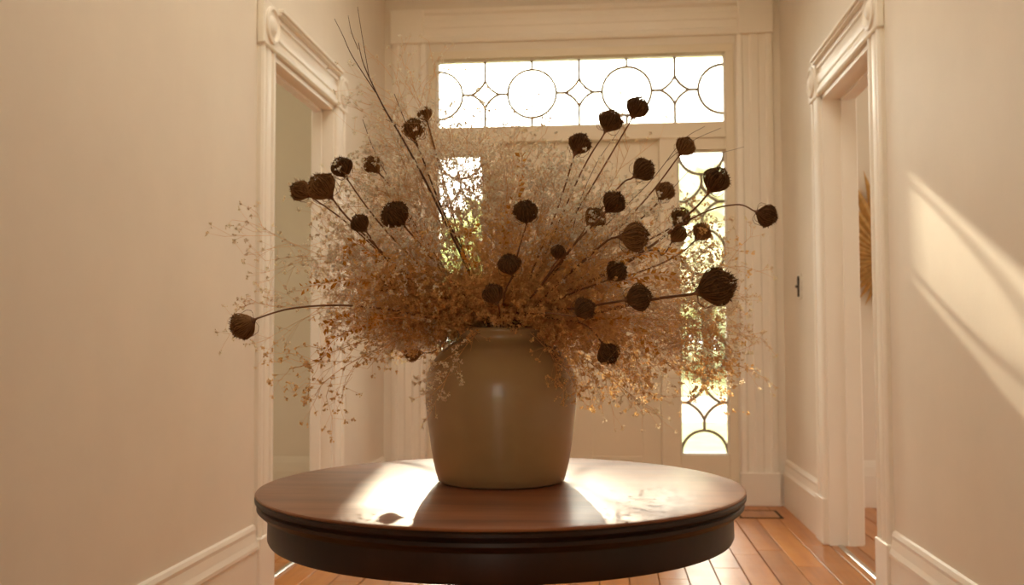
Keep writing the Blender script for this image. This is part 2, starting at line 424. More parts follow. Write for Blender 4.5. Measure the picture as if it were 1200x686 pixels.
# ---- front door: stiles, rails and raised panels
door = empty('door_1', (0, YB+.03, 0), kind='structure')
def dp(mb, nm, mat='door_paint', parent=door):
    mb.v = [(x, y-YB-.03, z) for x, y, z in mb.v]; return smooth_angle(mb.build(nm, mat, parent), 30)
d0, d1 = YB+.03, YB+.075
for s in (-1, 1): dp(MB().box(*sorted((s*.5305, s*.41)), d0, d1, .012, 2.42, .002), 'stile')
dp(MB().box(-.075, .075, d0, d1, .012, 2.42, .002), 'centre_stile')
for a, b in ((.012, .31), (.98, 1.16), (2.27, 2.42)):
    for s in (-1, 1): dp(MB().box(*sorted((s*.075, s*.41)), d0, d1, a, b, .002), 'rail')
for a, b in ((.31, .98), (1.16, 2.27)):
    for s in (-1, 1):
        x0, x1 = sorted((s*.075, s*.41))
        m = MB(); q = [(x0, a, .012), (x0+.02, a+.02, .022), (x0+.03, a+.03, .022), (x0+.075, a+.075, .008)]
        rings = [((x0+i, a+i), (x1-i, a+i), (x1-i, b-i), (x0+i, b-i)) for i in (0, .018, .03, .075)]
        deps = (.004, .018, .020, .006)
        for rg, dd in zip(rings, deps): m.v += [(x, d0+dd, z) for x, z in rg]
        for k in range(3):
            for i in range(4): m.f.append((k*4+i, k*4+(i+1) % 4, k*4+4+(i+1) % 4, k*4+4+i))
        m.f.append((12, 13, 14, 15)); m.f.append((3, 2, 1, 0))
        dp(m, 'panel')
kn = MB(); prof = [(.024, 0), (.024, .004), (.010, .008), (.010, .028), (.024, .036), (.029, .046), (.026, .058), (.012, .064), (.001, .065)]
n = len(prof)
for k in range(24):
    a = 2*pi*k/24
    for rr, q in prof: kn.v.append((-.468+rr*cos(a), d0-q, 1.02+rr*sin(a)))
for k in range(24):
    for i in range(n-1): kn.f.append((k*n+i, ((k+1) % 24)*n+i, ((k+1) % 24)*n+i+1, k*n+i+1))
dp(kn, 'knob', 'brass')

# ---- leaded windows
def leaded(name, cx, cz, L, H, nper, r, d, vertical):
    """circle-and-diamond leaded light; u runs along the length, v across"""
    win = empty(name, (cx, YB+.05, cz), kind='structure')
    per = L/nper; h2 = H/2; Y = 0.0
    xyz = (lambda u, v, y: (v, y, u)) if vertical else (lambda u, v, y: (u, y, v))
    ks = [(-L/2+k*per) for k in range(nper+1)]
    def pane(poly):
        m = MB(); n = len(poly)
        m.v = [xyz(u, v, -.002) for u, v in poly]+[xyz(u, v, .002) for u, v in poly]
        m.f = [tuple(range(n))[::-1], tuple(range(n, 2*n))]+[(i, (i+1) % n, n+(i+1) % n, n+i) for i in range(n)]
        m.build('pane', 'window_glass', win)
    lines = []
    arc = lambda c0, c1, rr, a0, a1, k=10: [(c0+rr*cos(a0+(a1-a0)*i/k), c1+rr*sin(a0+(a1-a0)*i/k)) for i in range(k+1)]
    rc = min(r, h2-.002)
    for i, c in enumerate(ks):
        if i == 0: pl = arc(c, 0, r, -pi/2, pi/2, 16)
        elif i == nper: pl = arc(c, 0, r, pi/2, 3*pi/2, 16)
        else: pl = arc(c, 0, r, 0, 2*pi, 32)[:-1]
        lines.append(pl+([pl[0]] if 0 < i < nper else [])); pane(pl)
        if h2-r > .012 and 0 < i < nper:
            lines += [[(c, r), (c, h2)], [(c, -r), (c, -h2)]]
    for i in range(nper):
        c = ks[i]+per/2
        # diamond with four hollow sides
        side = lambda su, sv, k=8: [(c+su*(2*t*(1-t)*.3*d+t*t*d), sv*((1-t)**2*d+2*t*(1-t)*.3*d)) for t in [i_/k for i_ in range(k+1)]]
        dia = []
        for su, sv in ((1, 1), (1, -1), (-1, -1), (-1, 1)):
            pts = side(su, sv)
            lines.append(pts); dia += (pts if su == sv else pts[::-1])[:-1]
        pane(dia)
        lines += [[(c, d), (c, h2)], [(c, -d), (c, -h2)]]
        for su in (-1, 1):
            e = c+su*per/2
            lines.append([(c+su*d, 0), (e-su*r, 0)])
            for sv in (-1, 1):
                # field pane between frame, diamond and circle
                pts = side(su, sv)
                poly = [(c, sv*h2)]+pts
                poly += [(e-su*r*cos(t), sv*r*sin(t)) for t in [pi/2*k/10 for k in range(11)]]
                if h2-r > .004: poly += [(e, sv*h2)]
                pane(poly)
    # lead cames
    A, B = [], []
    for l in lines:
        for a, b in zip(l[:-1], l[1:]): A.append(xyz(*a, 0)); B.append(xyz(*b, 0))
    V, T = segs(A, B, .0115, .0115, 6)
    link('lead_came', np_mesh('lead_came', V, T), 'lead', win, smooth=True)
    # wooden glazing bead
    m = MB(); b = .014
    def bar(u0, u1, v0, v1):
        p0 = xyz(u0, v0, -.03); p1 = xyz(u1, v1, .03)
        m.box(*sorted((p0[0], p1[0])), -.03, .03, *sorted((p0[2], p1[2])), .003)
    bar(-L/2-.004, L/2+.004, h2-.004, h2+b-.004); bar(-L/2-.004, L/2+.004, -h2-b+.004, -h2+.004); bar(-L/2-b+.004, -L/2+.004, -h2, h2); bar(L/2-.004, L/2+b-.004, -h2, h2)
    m.build('glazing_bead', 'trim_paint', win)
leaded('window_1', 0, (TZ0+TZ1)/2, 2*SX1-.012, TZ1-TZ0-.012, 3, .166, .096, False)
leaded('window_2', -(SX0+SX1)/2, (SZ0+SZ1)/2, SZ1-SZ0-.012, SX1-SX0-.012, 3, .1515, .112, True)
leaded('window_3', (SX0+SX1)/2, (SZ0+SZ1)/2, SZ1-SZ0-.012, SX1-SX0-.012, 3, .1515, .112, True)

# ------------------------------------------------------------------ garden beyond the door
struct(MB().box(-60, 60, YB+2.6, 120, -.6, -.15), 'ground_lawn', 'lawn')
struct(MB().box(-60, 60, 15.2, 22, -.15, -.14), 'ground_drive', 'gravel')
struct(MB().box(-60, 60, -60, YR-.2, -.6, -.15), 'ground_rear', 'lawn')
struct(MB().box(-3.2, 3.2, YB+.22, YB+2.6, -.5, -.03), 'porch_floor', 'porch_stone')
def leaf_cloud(n, size, fn):
    c = np.array([fn() for _ in range(n)]); a = RNG.normal(size=(n, 3)); a /= np.linalg.norm(a, axis=1, keepdims=True)
    b = np.cross(a, RNG.normal(size=(n, 3))); b /= np.linalg.norm(b, axis=1, keepdims=True)
    s = size*RNG.uniform(.6, 1.3, (n, 1))
    V = np.stack([c+a*s, c+b*s*.55, c-a*s, c-b*s*.55], 1).reshape(-1, 3)
    return V, (np.arange(n)[:, None]*4+np.array([[0, 1, 2, 3]]))
def in_ell(rx, ry, rz, cz, top=None):
    def f():
        v = RNG.normal(size=3); v /= np.linalg.norm(v); v *= RNG.uniform(.45, 1.0)**.5
        p = np.array([v[0]*rx, v[1]*ry, v[2]*rz+cz])
        if top is not None: p[2] = min(p[2], top)
        return p
    return f
def tree(loc, h, rx, rz, label, mat='leaves', n=900, group=None, cat='tree', name='garden_tree'):
    r = empty(name, loc, label=label, cat=cat, group=group)
    cz = h-rz
    V, F = tube([(0, 0, -.1), (.06, .03, cz*.5), (-.04, 0, cz), (0, 0, h-.4*rz)], [.2, .16, .11, .04], 8)
    mb = MB(); mb.add(V, F)
    for k in range(6):
        a = k*1.05; V, F = tube([(0, 0, cz-rz*.5), (cos(a)*rx*.35, sin(a)*rx*.35, cz), (cos(a)*rx*.7, sin(a)*rx*.7, cz+rz*.3)], [.07, .05, .02], 5); mb.add(V, F)
    mb.build('trunk', 'bark', r, smooth=True)
    V, T = leaf_cloud(n, rx*.16, in_ell(rx, rx, rz, cz)); o = link('foliage', np_mesh('foliage', V, T), mat, r); o['kind'] = 'stuff'
    return r
tree((3.1, 30.0, -.15), 4.6, 1.3, 1.3, 'slim garden tree standing past the gravel drive', 'leaves_pale', 420)
tree((5.2, 44.0, -.15), 9.0, 4.2, 3.9, 'broad pale green tree at the end of the lawn', 'leaves_pale', 1300)
tree((-3.0, 36.0, -.15), 6.6, 3.0, 2.6, 'round green tree behind the left sidelight', 'leaves', 900)
def shrub(loc, rx, h, label, group):
    r = empty('garden_shrub', loc, label=label, cat='shrub', group=group)
    V, T = leaf_cloud(500, .14, in_ell(rx, rx, h*.55, h*.5)); o = link('foliage', np_mesh('foliage', V, T), 'shrub_shade', r); o['kind'] = 'stuff'
    V, F = tube([(0, 0, -.05), (.02, 0, h*.4), (0, .03, h*.7)], [.05, .04, .02], 6); MB().add(V, F).build('stem', 'bark', r)
for k, (x, y) in enumerate(((.6, 33), (3.4, 34), (6.4, 33.5), (9.4, 34), (-2.3, 33.5), (-5.4, 34))):
    shrub((x, y, -.15), 1.0+.2*(k % 3), 1.6+.3*(k % 2), 'dark rounded shrub in the row beyond the drive', 'shrubs beyond the drive')
# pine-shaped sun blocker, added out of view to keep direct sun off the sidelights
tt = empty('sun_blocker_pine', (-6.9, YB+30, -.15), label='unseen pine-shaped sun blocker with a high flat crown far beyond the front door', cat='tree')
mb = MB(); V, F = tube([(0, 0, -.1), (.05, 0, 5), (-.1, 0, 10), (.3, 0, 13.2), (.8, 0, 15.2)], [.3, .25, .2, .15, .06], 8); mb.add(V, F)
for a, L in ((0, 2.6), (.5, 2.2), (-.5, 2.2), (pi, 1.2), (2.2, 1.2), (-2.2, 1.2)):
    V, F = tube([(.3, 0, 13.0), (1.6+cos(a)*L*.5, sin(a)*L*.3, 14.3), (2.0+cos(a)*L*.6, sin(a)*L*.3, 15.0)], [.1, .07, .03], 5); mb.add(V, F)
mb.build('trunk', 'bark', tt, smooth=True)
CT = 2.44+.44*30+.15
mb = MB()
nu, nv = 40, 12
for j in range(nv+1):
    ph = -pi/2+pi*j/nv
    for i in range(nu):
        th = 2*pi*i/nu; sg = lambda q, e: math.copysign(abs(q)**e, q)
        rr = sg(cos(ph), .3)*(1+.03*sin(5*th+2*ph))
        mb.v.append((2.3+2.0*rr*sg(cos(th), .7), 1.0*rr*sg(sin(th), .7), (CT-1.12)+1.12*sg(sin(ph), .3)))
for j in range(nv):
    for i in range(nu): mb.f.append((j*nu+i, j*nu+(i+1) % nu, (j+1)*nu+(i+1) % nu, (j+1)*nu+i))
mb.build('crown', 'leaves', tt, smooth=True)

# ------------------------------------------------------------------ table
TC = Vector((-.0705, 2.284, 0)); TH = .76
tb = empty('pedestal_table', TC, label='round dark mahogany pedestal table in the middle of the hallway', cat='table')
seg = 160
prof = [(.0005, TH), (.532, TH), (.5375, TH-.0015), (.5392, TH-.004), (.5375, TH-.007)]
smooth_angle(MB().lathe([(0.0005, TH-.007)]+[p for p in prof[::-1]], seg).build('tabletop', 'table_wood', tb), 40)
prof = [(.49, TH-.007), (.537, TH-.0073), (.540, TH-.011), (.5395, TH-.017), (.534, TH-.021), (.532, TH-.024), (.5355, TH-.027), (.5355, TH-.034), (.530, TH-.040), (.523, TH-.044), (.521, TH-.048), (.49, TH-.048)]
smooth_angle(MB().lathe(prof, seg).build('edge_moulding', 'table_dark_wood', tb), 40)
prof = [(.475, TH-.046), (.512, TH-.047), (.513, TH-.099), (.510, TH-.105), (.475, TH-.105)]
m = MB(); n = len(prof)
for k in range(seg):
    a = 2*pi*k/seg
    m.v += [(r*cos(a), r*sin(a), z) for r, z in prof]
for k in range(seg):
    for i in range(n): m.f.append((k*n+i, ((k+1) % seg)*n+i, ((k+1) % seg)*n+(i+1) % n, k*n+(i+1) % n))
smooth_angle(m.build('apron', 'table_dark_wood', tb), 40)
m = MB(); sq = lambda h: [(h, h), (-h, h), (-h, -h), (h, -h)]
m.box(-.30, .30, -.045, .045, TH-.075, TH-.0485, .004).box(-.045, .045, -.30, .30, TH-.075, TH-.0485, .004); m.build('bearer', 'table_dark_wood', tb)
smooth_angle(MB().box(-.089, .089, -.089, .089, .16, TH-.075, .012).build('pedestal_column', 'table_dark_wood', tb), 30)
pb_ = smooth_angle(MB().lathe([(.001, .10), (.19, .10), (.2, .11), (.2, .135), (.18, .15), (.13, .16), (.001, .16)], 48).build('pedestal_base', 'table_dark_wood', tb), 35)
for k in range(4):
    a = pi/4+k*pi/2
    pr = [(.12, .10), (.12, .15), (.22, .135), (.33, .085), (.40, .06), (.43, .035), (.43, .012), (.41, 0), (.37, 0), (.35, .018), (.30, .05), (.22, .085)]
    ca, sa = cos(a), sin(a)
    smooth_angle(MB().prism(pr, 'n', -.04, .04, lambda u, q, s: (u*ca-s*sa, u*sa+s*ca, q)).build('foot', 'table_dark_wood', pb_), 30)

# ------------------------------------------------------------------ vase
VC = Vector((-.074, 2.325, TH+.0015))
prof = [(.0005, .004), (.120, .003), (.138, 0), (.145, .004), (.1495, .02), (.1555, .045), (.1605, .075), (.1655, .11), (.1705, .15), (.1740, .185), (.1745, .205), (.1725, .23), (.1665, .255),
        (.1550, .277), (.1390, .297), (.1210, .311), (.1080, .318), (.1010, .324), (.0995, .331), (.1015, .338), (.1045, .343), (.1045, .348), (.1010, .351), (.0965, .349), (.0930, .340),
        (.0930, .325), (.115, .30), (.150, .26), (.164, .20), (.155, .11), (.135, .02), (.0005, .012)]
vz = smooth_angle(MB().lathe(prof, 128).build('vase', 'cream_glaze', None, VC), 50)
tag(vz, 'round cream stoneware vase with a narrow neck on the table', 'vase')
MOUTH = Vector((VC.x, VC.y, VC.z+.345)); MZ = MOUTH.z

# ------------------------------------------------------------------ dried seed heads
def umbel_mesh(seed):
    """nest-shaped dried umbel: curved rays closing upwards, a rough core and a ruffled seed crown. unit radius, stem end at origin, axis +Z"""
    g = np.random.default_rng(seed)
    A, B, ra, rb = [], [], [], []; tips = []
    nr = 52
    for i in range(nr):
        az = 2*pi*i/nr+g.normal()*.06; R = g.uniform(.88, 1.06); top = g.uniform(.80, 1.0); prev = None
        for k in range(8):
            s = k/7*top; t = s
            r = R*(1-(1-t/.55)**2.0 if t < .55 else cos((t-.55)/.45*1.42))*(1+.03*sin(7*s+i)); z = 1.95*t; tw = az+.25*s*g.normal()*.3
            p = np.array([r*cos(tw), r*sin(tw), z])
            if prev is not None: A.append(prev); B.append(p); ra.append(.045-.002*k); rb.append(.043-.002*k)
            prev = p
        tips.append((prev, az))
    rays = segs(A, B, ra, rb, 3)
    # core
    mb = MB(); nu, nv = 20, 12
    for j in range(nv+1):
        t = .04+.86*j/nv
        for i in range(nu):
            th = 2*pi*i/nu; rr = (.0 if j in (0, nv) else .9)*(1-(1-t/.55)**2.0 if t < .55 else cos((t-.55)/.45*1.42))*(1+.06*g.normal())
            mb.v.append((rr*cos(th), rr*sin(th), 1.95*t-(.12 if j == nv else 0)))
    for j in range(nv):
        for i in range(nu):
            a, b, c, d = j*nu+i, j*nu+(i+1) % nu, (j+1)*nu+(i+1) % nu, (j+1)*nu+i
            mb.f += [(a, b, c), (a, c, d)]
    core = (np.array(mb.v), np.array(mb.f))
    # seed tufts on the crown, and fuzz all round
    n = 520; v = g.normal(size=(n, 3)); v /= np.linalg.norm(v, axis=1, keepdims=True)
    v[:300, 2] = np.abs(v[:300, 2])*.9+.05; v /= np.linalg.norm(v, axis=1, keepdims=True)
    c = v*g.uniform(.86, 1.04, (n, 1)); tt_ = np.clip((c[:, 2]+1)/2, .02, .98)
    rad_ = np.where(tt_ < .55, 1-(1-np.minimum(tt_, .55)/.55)**2.0, np.cos((np.maximum(tt_, .55)-.55)/.45*1.42)); rxy = np.linalg.norm(v[:, :2], axis=1)+1e-6
    c = np.stack([v[:, 0]/rxy*rad_*g.uniform(.5, 1.02, n)**.25, v[:, 1]/rxy*rad_*g.uniform(.5, 1.02, n)**.25, 1.95*tt_], 1)
    ln = np.where(np.arange(n) < 300, .25, .11)[:, None]*g.uniform(.5, 1.3, (n, 1))
    d = v+g.normal(size=(n, 3))*.55; d /= np.linalg.norm(d, axis=1, keepdims=True)
    s = np.cross(d, g.normal(size=(n, 3))); s /= np.linalg.norm(s, axis=1, keepdims=True); s *= .045
    V = np.stack([c-s, c+s, c+d*ln], 1).reshape(-1, 3); tuft = (V, np.arange(3*n).reshape(-1, 3))
    cal = segs([(0, 0, -.28), (0, 0, -.10)], [(0, 0, -.10), (0, 0, .10)], [.07, .11], [.11, .30], 8)
    br = []
    for i in range(5):
        az = 2*pi*i/5+g.normal()*.2; pts = [(0, 0, 0)]
        for k in range(1, 6):
            t = k/5; r = .30+.72*sin(t*1.9); z = -.12+1.0*t*t*g.uniform(.6, 1.5); pts.append((r*cos(az), r*sin(az), z))
        br.append(segs(pts[:-1], pts[1:], .026, .014, 3))
    return np_mesh('rays', *rays), np_mesh('seed_core', *merge([core, tuft])), np_mesh('bracts', *merge([cal]+br))
UM = [umbel_mesh(s) for s in range(5)]
def umbel_variant(k, tone):
    rays, core, br = UM[k]
    out = []
    for me, mat in ((rays, {'d': 'umbel_brown', 'b': 'umbel_tan', 't': 'umbel_tan'}[tone]), (core, {'d': 'umbel_dark', 'b': 'umbel_seed', 't': 'umbel_brown'}[tone]), (br, 'stem_dark')):
        key = (me.name, mat)
        if key not in UCACHE:
            m2 = me.copy(); m2.materials.append(MATS[mat]); UCACHE[key] = m2
        out.append(UCACHE[key])
    return out
UCACHE = {}
MPX = 2.3/FPX
def seedhead(px, py, rpx, stem, dep, label, tone='d', via=(), tilt=0.0, rstem=.0019, k=None):
    """head centred at the pixel, dep metres behind the vase axis; stem = pixel where the stem meets it; via = pixels (and depths) the stem passes"""
    Y = VC.y+(dep if py > 400 else min(dep, .06)-.05)
    c = P(px, py, Y); R = rpx*Y/FPX*.98
    e = P(stem[0], stem[1], Y)
    ax = (c-e); ax.normalize(); ax = (ax+Vector((0, tilt, 0))).normalized()
    base = c-ax*R*.95
    # stem
    g = random.uniform
    hd = Vector((base.x-MOUTH.x, base.y-MOUTH.y, 0)); hd = hd.normalized() if hd.length > 0 else Vector((1, 0, 0))
    s0 = Vector((VC.x-hd.x*.03+g(-.02, .02), VC.y-hd.y*.03+g(-.02, .02), VC.z+.12))
    s1 = MOUTH+hd*g(.02, .07)+Vector((0, 0, .012))
    pts = [s0, s1]
    for v in reversed(via): pts.append(P(v[0], v[1], VC.y+v[2]))
    if not via:
        mid = s1.lerp(base, .55)+Vector((g(-.008, .008), g(-.008, .008), .03*(1-abs(ax.z))))
        pts.append(mid)
    pts.append(base-ax*R*.25); pts.append(base)
    cv = catmull(pts, 7)
    r = empty('dried_seed_head', base, label=label, cat='dried flower', group='nest-shaped dried seed heads in the vase')
    V, F = tube([p-base for p in cv], [rstem*(1.25-.45*i/len(cv)) for i in range(len(cv))], 6)
    MB().add(V, F).build('stem', 'stem_dark', r, smooth=True)
    k = random.randrange(len(UM)) if k is None else k
    q = Vector((0, 0, 1)).rotation_difference(ax).to_matrix().to_4x4() @ Matrix.Rotation(random.uniform(0, 6.28), 4, 'Z')
    sc = Matrix.Diagonal((R*random.uniform(.95, 1.04), R*random.uniform(.95, 1.04), R*random.uniform(.93, 1.06), 1))
    rays, core, br = umbel_variant(k, tone)
    hd_ = link('flower_head', core, None, r); hd_.matrix_local = q @ sc
    for nm, me in (('rays', rays), ('bracts', br)): link(nm, me, None, hd_)
    return r
HEADS = [
 (747,126,14,(739,142),.05,'topmost dark dried seed head rising in front of the transom glass','d',[(690,225,.05)]),
 (715,142,14,(708,157),.02,'dark dried seed head beside the topmost one, just below the transom glass','d',[(675,215,.04)]),
 (679,169,14,(672,185),-.04,'dark dried seed head on a bare stem against the door head','d',[(652,248,0)]),
 (803,172,12,(795,184),.12,'small reddish brown seed head above the sidelight top','b',[(742,250,.06)]),
 (754,199,14,(742,208),-.05,'dark seed head between the door head and the sidelight','d',[(715,232,-.03)]),
 (839,212,16,(828,230),-.08,'large dark seed head in front of the upper sidelight glass','d',[(806,252,-.06),(740,305,-.03)]),
 (779,225,12,(772,236),.18,'faded greyish brown seed head at the inner edge of the sidelight','t',[(745,262,.14)]),
 (719,238,14,(708,250),-.12,'dark rounded seed head amid the right-hand stems, above a notched one','d',[]),
 (697,256,13,(686,268),-.02,'brown notched seed head below a darker round one amid the right-hand stems','b',[]),
 (898,253,13,(885,248),-.02,'lone dark seed head on a bent stem reaching past the sidelight frame','d',[(862,240,-.02),(815,254,-.01),(730,310,0)]),
 (797,255,12,(789,265),.10,'brown seed head stacked above another before the sidelight','b',[]),
 (794,275,11,(785,287),.06,'small cup-shaped seed head under another before the sidelight','b',[(776,299,.05),(752,298,.03)]),
 (822,273,11,(813,284),.16,'small tan cup-shaped seed head over the sidelight glass','t',[(773,310,.1)]),
 (744,278,18,(726,278),-.16,'broad brown seed head lying sideways among the right-hand stems','b',[(700,292,-.12)]),
 (838,337,23,(814,344),-.14,'largest dark seed head on a thick stem before the sidelight','d',[(760,352,-.1),(700,366,-.06)]),
 (748,349,16,(733,352),-.20,'dark seed head resting over the thick stem of the largest head','d',[(690,360,-.12)]),
 (722,319,13,(712,328),-.10,'dark ragged seed head half buried in the right side of the blossom cloud','d',[]),
 (713,414,14,(704,400),-.14,'dark seed head drooping below the rim beside the vase shoulder','d',[(690,384,-.11),(665,376,-.08)]),
 (616,249,15,(616,266),-.12,'dark round seed head standing upright over the middle of the vase','d',[]),
 (597,310,14,(600,326),-.20,'dark ragged seed head sunk in the blossom above the vase mouth','d',[]),
 (578,345,13,(584,358),-.17,'dark broken seed head deep in the blossom just over the vase rim','d',[]),
 (654,296,9,(652,306),-.16,'tiny dark seed head in the middle of the blossom cloud','d',[]),
 (685,362,14,(676,368),-.18,'dark seed head buried low in the blossom by the right side of the rim','d',[]),
 (463,252,18,(474,267),-.12,'large dark seed head on the left of the bouquet, facing forward','d',[(520,320,-.08)]),
 (422,262,12,(430,273),-.08,'dark round seed head below the pair before the left doorway','d',[(470,320,-.05)]),
 (401,197,13,(407,211),-.02,'dark seed head before the far casing of the left doorway','d',[(450,268,-.02)]),
 (377,219,18,(391,236),-.06,'large brown ribbed seed head before the left doorway','b',[(412,260,-.05),(480,325,-.03)]),
 (352,224,13,(366,232),.02,'brown seed head partly behind a large ribbed one before the left doorway','b',[(410,264,0),(490,335,0)]),
 (437,194,11,(449,209),.14,'pale tan loose seed head between two dark ones on the left','t',[(466,232,.12)]),
 (485,151,14,(488,166),.04,'brown seed head beside the dark bare twigs, the larger of a pair','b',[(520,250,.03)]),
 (498,134,9,(501,144),.14,'small greyish seed head tucked behind a larger one near the bare twigs','t',[(525,230,.1)]),
 (285,382,17,(301,374),-.10,'brown seed head on a long arching stem reaching before the left wall','b',[(340,362,-.1),(395,358,-.1),(455,363,-.08),(520,376,-.05)]),
 (453,332,12,(465,340),.02,'brown fuzzy seed head on the left edge of the dense blossom','b',[]),
 (484,414,11,(494,414),.175,'small golden brown seed head hanging low on the left beside the vase','t',[(512,410,.14),(535,385,.09)]),
]
for i, (px, py, r, st, dep, lab, tone, via) in enumerate(HEADS):
    t = {616: -.9, 463: -.8, 597: -.6, 719: -.5, 697: .1, 377: -.3}.get(px, random.uniform(-.3, .15))
    seedhead(px, py, r, st, dep, lab, tone, via, t, rstem=.0034 if px == 838 else (.0024 if r > 15 else .0019), k=i % 5)

# ------------------------------------------------------------------ baby's-breath sprays
def bez(p0, p1, p2, p3, n):
    t = np.linspace(0, 1, n)[:, None]
    return (1-t)**3*p0+3*(1-t)**2*t*p1+3*(1-t)*t*t*p2+t**3*p3
def spray(tip, seed, scale, dens, name_label, group, fl_mat, fsize=.0026, branch_from=.38):
    g = np.random.default_rng(seed)
    tip = np.array(tip); m = np.array(MOUTH)
    h = tip-m; hd = np.array([h[0], h[1], 0]); L = np.linalg.norm(hd); hd = hd/max(L, 1e-6)
    p0 = np.array([VC.x, VC.y, VC.z+.10])-hd*.03+g.normal(size=3)*np.array([.02, .02, .0])
    ex = m+hd*min(.075, .03+.12*L)*g.uniform(.5, 1)+np.array([0, 0, .01])
    rise = max(.05, .45*np.linalg.norm(tip-ex))
    dirn = (ex-p0)/np.linalg.norm(ex-p0)
    d2 = dirn*.55+(h/np.linalg.norm(h))*.45
    c1 = ex+d2*rise*.55; c2 = tip-(h/np.linalg.norm(h)*.6+np.array([0, 0, .25 if h[2] > 0 else -.4])+g.normal(size=3)*.12)*rise*.55
    main = np.vstack([p0, bez(ex, c1, c2, tip, 13)])
    A, B, ra, rb = [main[:-1]], [main[1:]], [np.linspace(.0013, .0006, len(main)-1)], [np.linspace(.00125, .00055, len(main)-1)]
    tot = np.linalg.norm(tip-ex)
    fl = []
    nb = int(13*dens)
    mt = main[1:]
    for i in range(nb):
        t = branch_from+(1-branch_from)*(i+g.uniform(0, 1))/nb; x = t*12; k = min(int(x), 11); q = mt[k]+(mt[k+1]-mt[k])*(x-k)
        ax = mt[k+1]-mt[k]; ax = ax/np.linalg.norm(ax)
        rnd = g.normal(size=3); rnd -= ax*(rnd@ax); rnd /= np.linalg.norm(rnd)
        bl = tot*scale*(.34-.20*t)*g.uniform(.6, 1.25)+.02
        d = ax*g.uniform(.55, 1.0)+rnd*g.uniform(.5, .9); d /= np.linalg.norm(d)
        mid = q+d*bl*.5+g.normal(size=3)*.004; e = q+d*bl+np.array([0, 0, -.01*bl/.1])+g.normal(size=3)*.006
        A += [[q], [mid]]; B += [[mid], [e]]; ra += [[.0006], [.0005]]; rb += [[.0005], [.00035]]
        ns = int(g.integers(4, 7))
        u = g.uniform(.3, 1.0, ns); u[-1] = 1
        src = q+(e-q)*u[:, None]
        dd = d+g.normal(size=(ns, 3))*.62; dd /= np.linalg.norm(dd, axis=1, keepdims=True)
        sl = (.018+bl*.22)*g.uniform(.6, 1.4, (ns, 1))
        en = src+dd*sl
        A.append(src); B.append(en); ra.append([.0003]*ns); rb.append([.00022]*ns)
        # final pedicels, each with one tiny papery blossom
        kk = 8
        src2 = np.repeat(src+(en-src)*g.uniform(.85, 1, (ns, 1)), kk, 0)
        d3 = np.repeat(dd, kk, 0)+g.normal(size=(ns*kk, 3))*.75; d3 /= np.linalg.norm(d3, axis=1, keepdims=True)
        en2 = src2+d3*g.uniform(.002, .009, (ns*kk, 1))
        A.append(src2); B.append(en2); ra.append([.0002]*(ns*kk)); rb.append([.00015]*(ns*kk))
        fl.append(en2)
    S = segs(np.concatenate([np.asarray(a, float).reshape(-1, 3) for a in A]), np.concatenate([np.asarray(b, float).reshape(-1, 3) for b in B]), np.concatenate([np.asarray(r, float).ravel() for r in ra]), np.concatenate([np.asarray(r, float).ravel() for r in rb]), 3)
    c = np.concatenate(fl); n = len(c); parts = []
    pet = []
    for j in range(3):
        a = g.normal(size=(n, 3)); a /= np.linalg.norm(a, axis=1, keepdims=True); b = np.cross(a, g.normal(size=(n, 3))); b /= np.linalg.norm(b, axis=1, keepdims=True)
        s = fsize*g.uniform(.6, 1.25, (n, 1))
        pet.append(np.stack([c+a*s, c-a*s*.5+b*s*.8, c-a*s*.5-b*s*.8], 1))
    V = np.concatenate(pet, 1).reshape(-1, 3); T = np.arange(len(V)).reshape(-1, 3)
    r = empty('dried_blossom_spray', ex, label=name_label, cat='dried flower', group=group)
    link('stems', np_mesh('stems', S[0]-ex, S[1]), 'stem_brown', r)
    f = link('florets', np_mesh('florets', V-ex, T), fl_mat, r); f['kind'] = 'stuff'
ANG = [-24, -15, -5, 0, 10, 20, 35, 50, 70, 90, 100, 108, 113, 122, 135, 150, 163, 172, 180, 188, 197, 206]
RAD = [165, 250, 285, 280, 270, 270, 245, 205, 200, 215, 225, 285, 295, 235, 225, 245, 250, 175, 135, 115, 95, 80]
ZONES = [(-60, -2, 'drooping over the vase rim toward the sidelight'),
         (-2, 28, 'leaning low from the vase toward the sidelight'),
         (28, 60, 'slanting up from the vase over the sidelight'),
         (60, 92, 'standing nearly upright in the vase before the front door'),
         (92, 125, 'rising beside the dark bare twigs'),
         (125, 152, 'slanting up from the vase toward the left doorway'),
         (152, 178, 'leaning low from the vase toward the left doorway'),
         (178, 280, 'drooping over the vase rim toward the left wall')]
TONE = {'floret_pale': 'cream', 'floret': 'peach', 'floret_amber': 'amber'}
def place_spray(px, py, dep, seed, mat, size=.0027):
    tip = P(px, py, VC.y+dep); th = math.degrees(math.atan2(386-py, px-585))
    if th < -90: th += 360
    z = next(q for q in ZONES if q[0] <= th < q[1])
    spray(tip, seed, 1.0, 1.0, 'fine %s blossom spray %s' % (TONE[mat], z[2]), '%s blossom sprays %s' % (TONE[mat], z[2]), mat, size)
NS = 112
gr = np.random.default_rng(77)
for i in range(NS):
    th = -20+(205+20)*((i*0.618034) % 1.0)
    if th < -2 and gr.uniform() < .2: th = gr.uniform(0, 60)
    if th > 185 and gr.uniform() < .6: th = gr.uniform(110, 180)
    rho = np.interp(th, ANG, RAD)*(.50+.50*sqrt(gr.uniform()))
    dep = float(np.clip(gr.normal()*.5+.34, -1, 1))*.30*(rho/230)
    mat = ('floret_amber' if gr.uniform() < (.7 if th < 5 else .25) else 'floret') if th < 40 or th > 165 else ('floret_pale' if gr.uniform() < .5 else 'floret')
    place_spray(585+rho*cos(radians(th)), 386-rho*sin(radians(th)), dep, 1000+i, mat, .0032 if mat == 'floret_pale' else .0029)
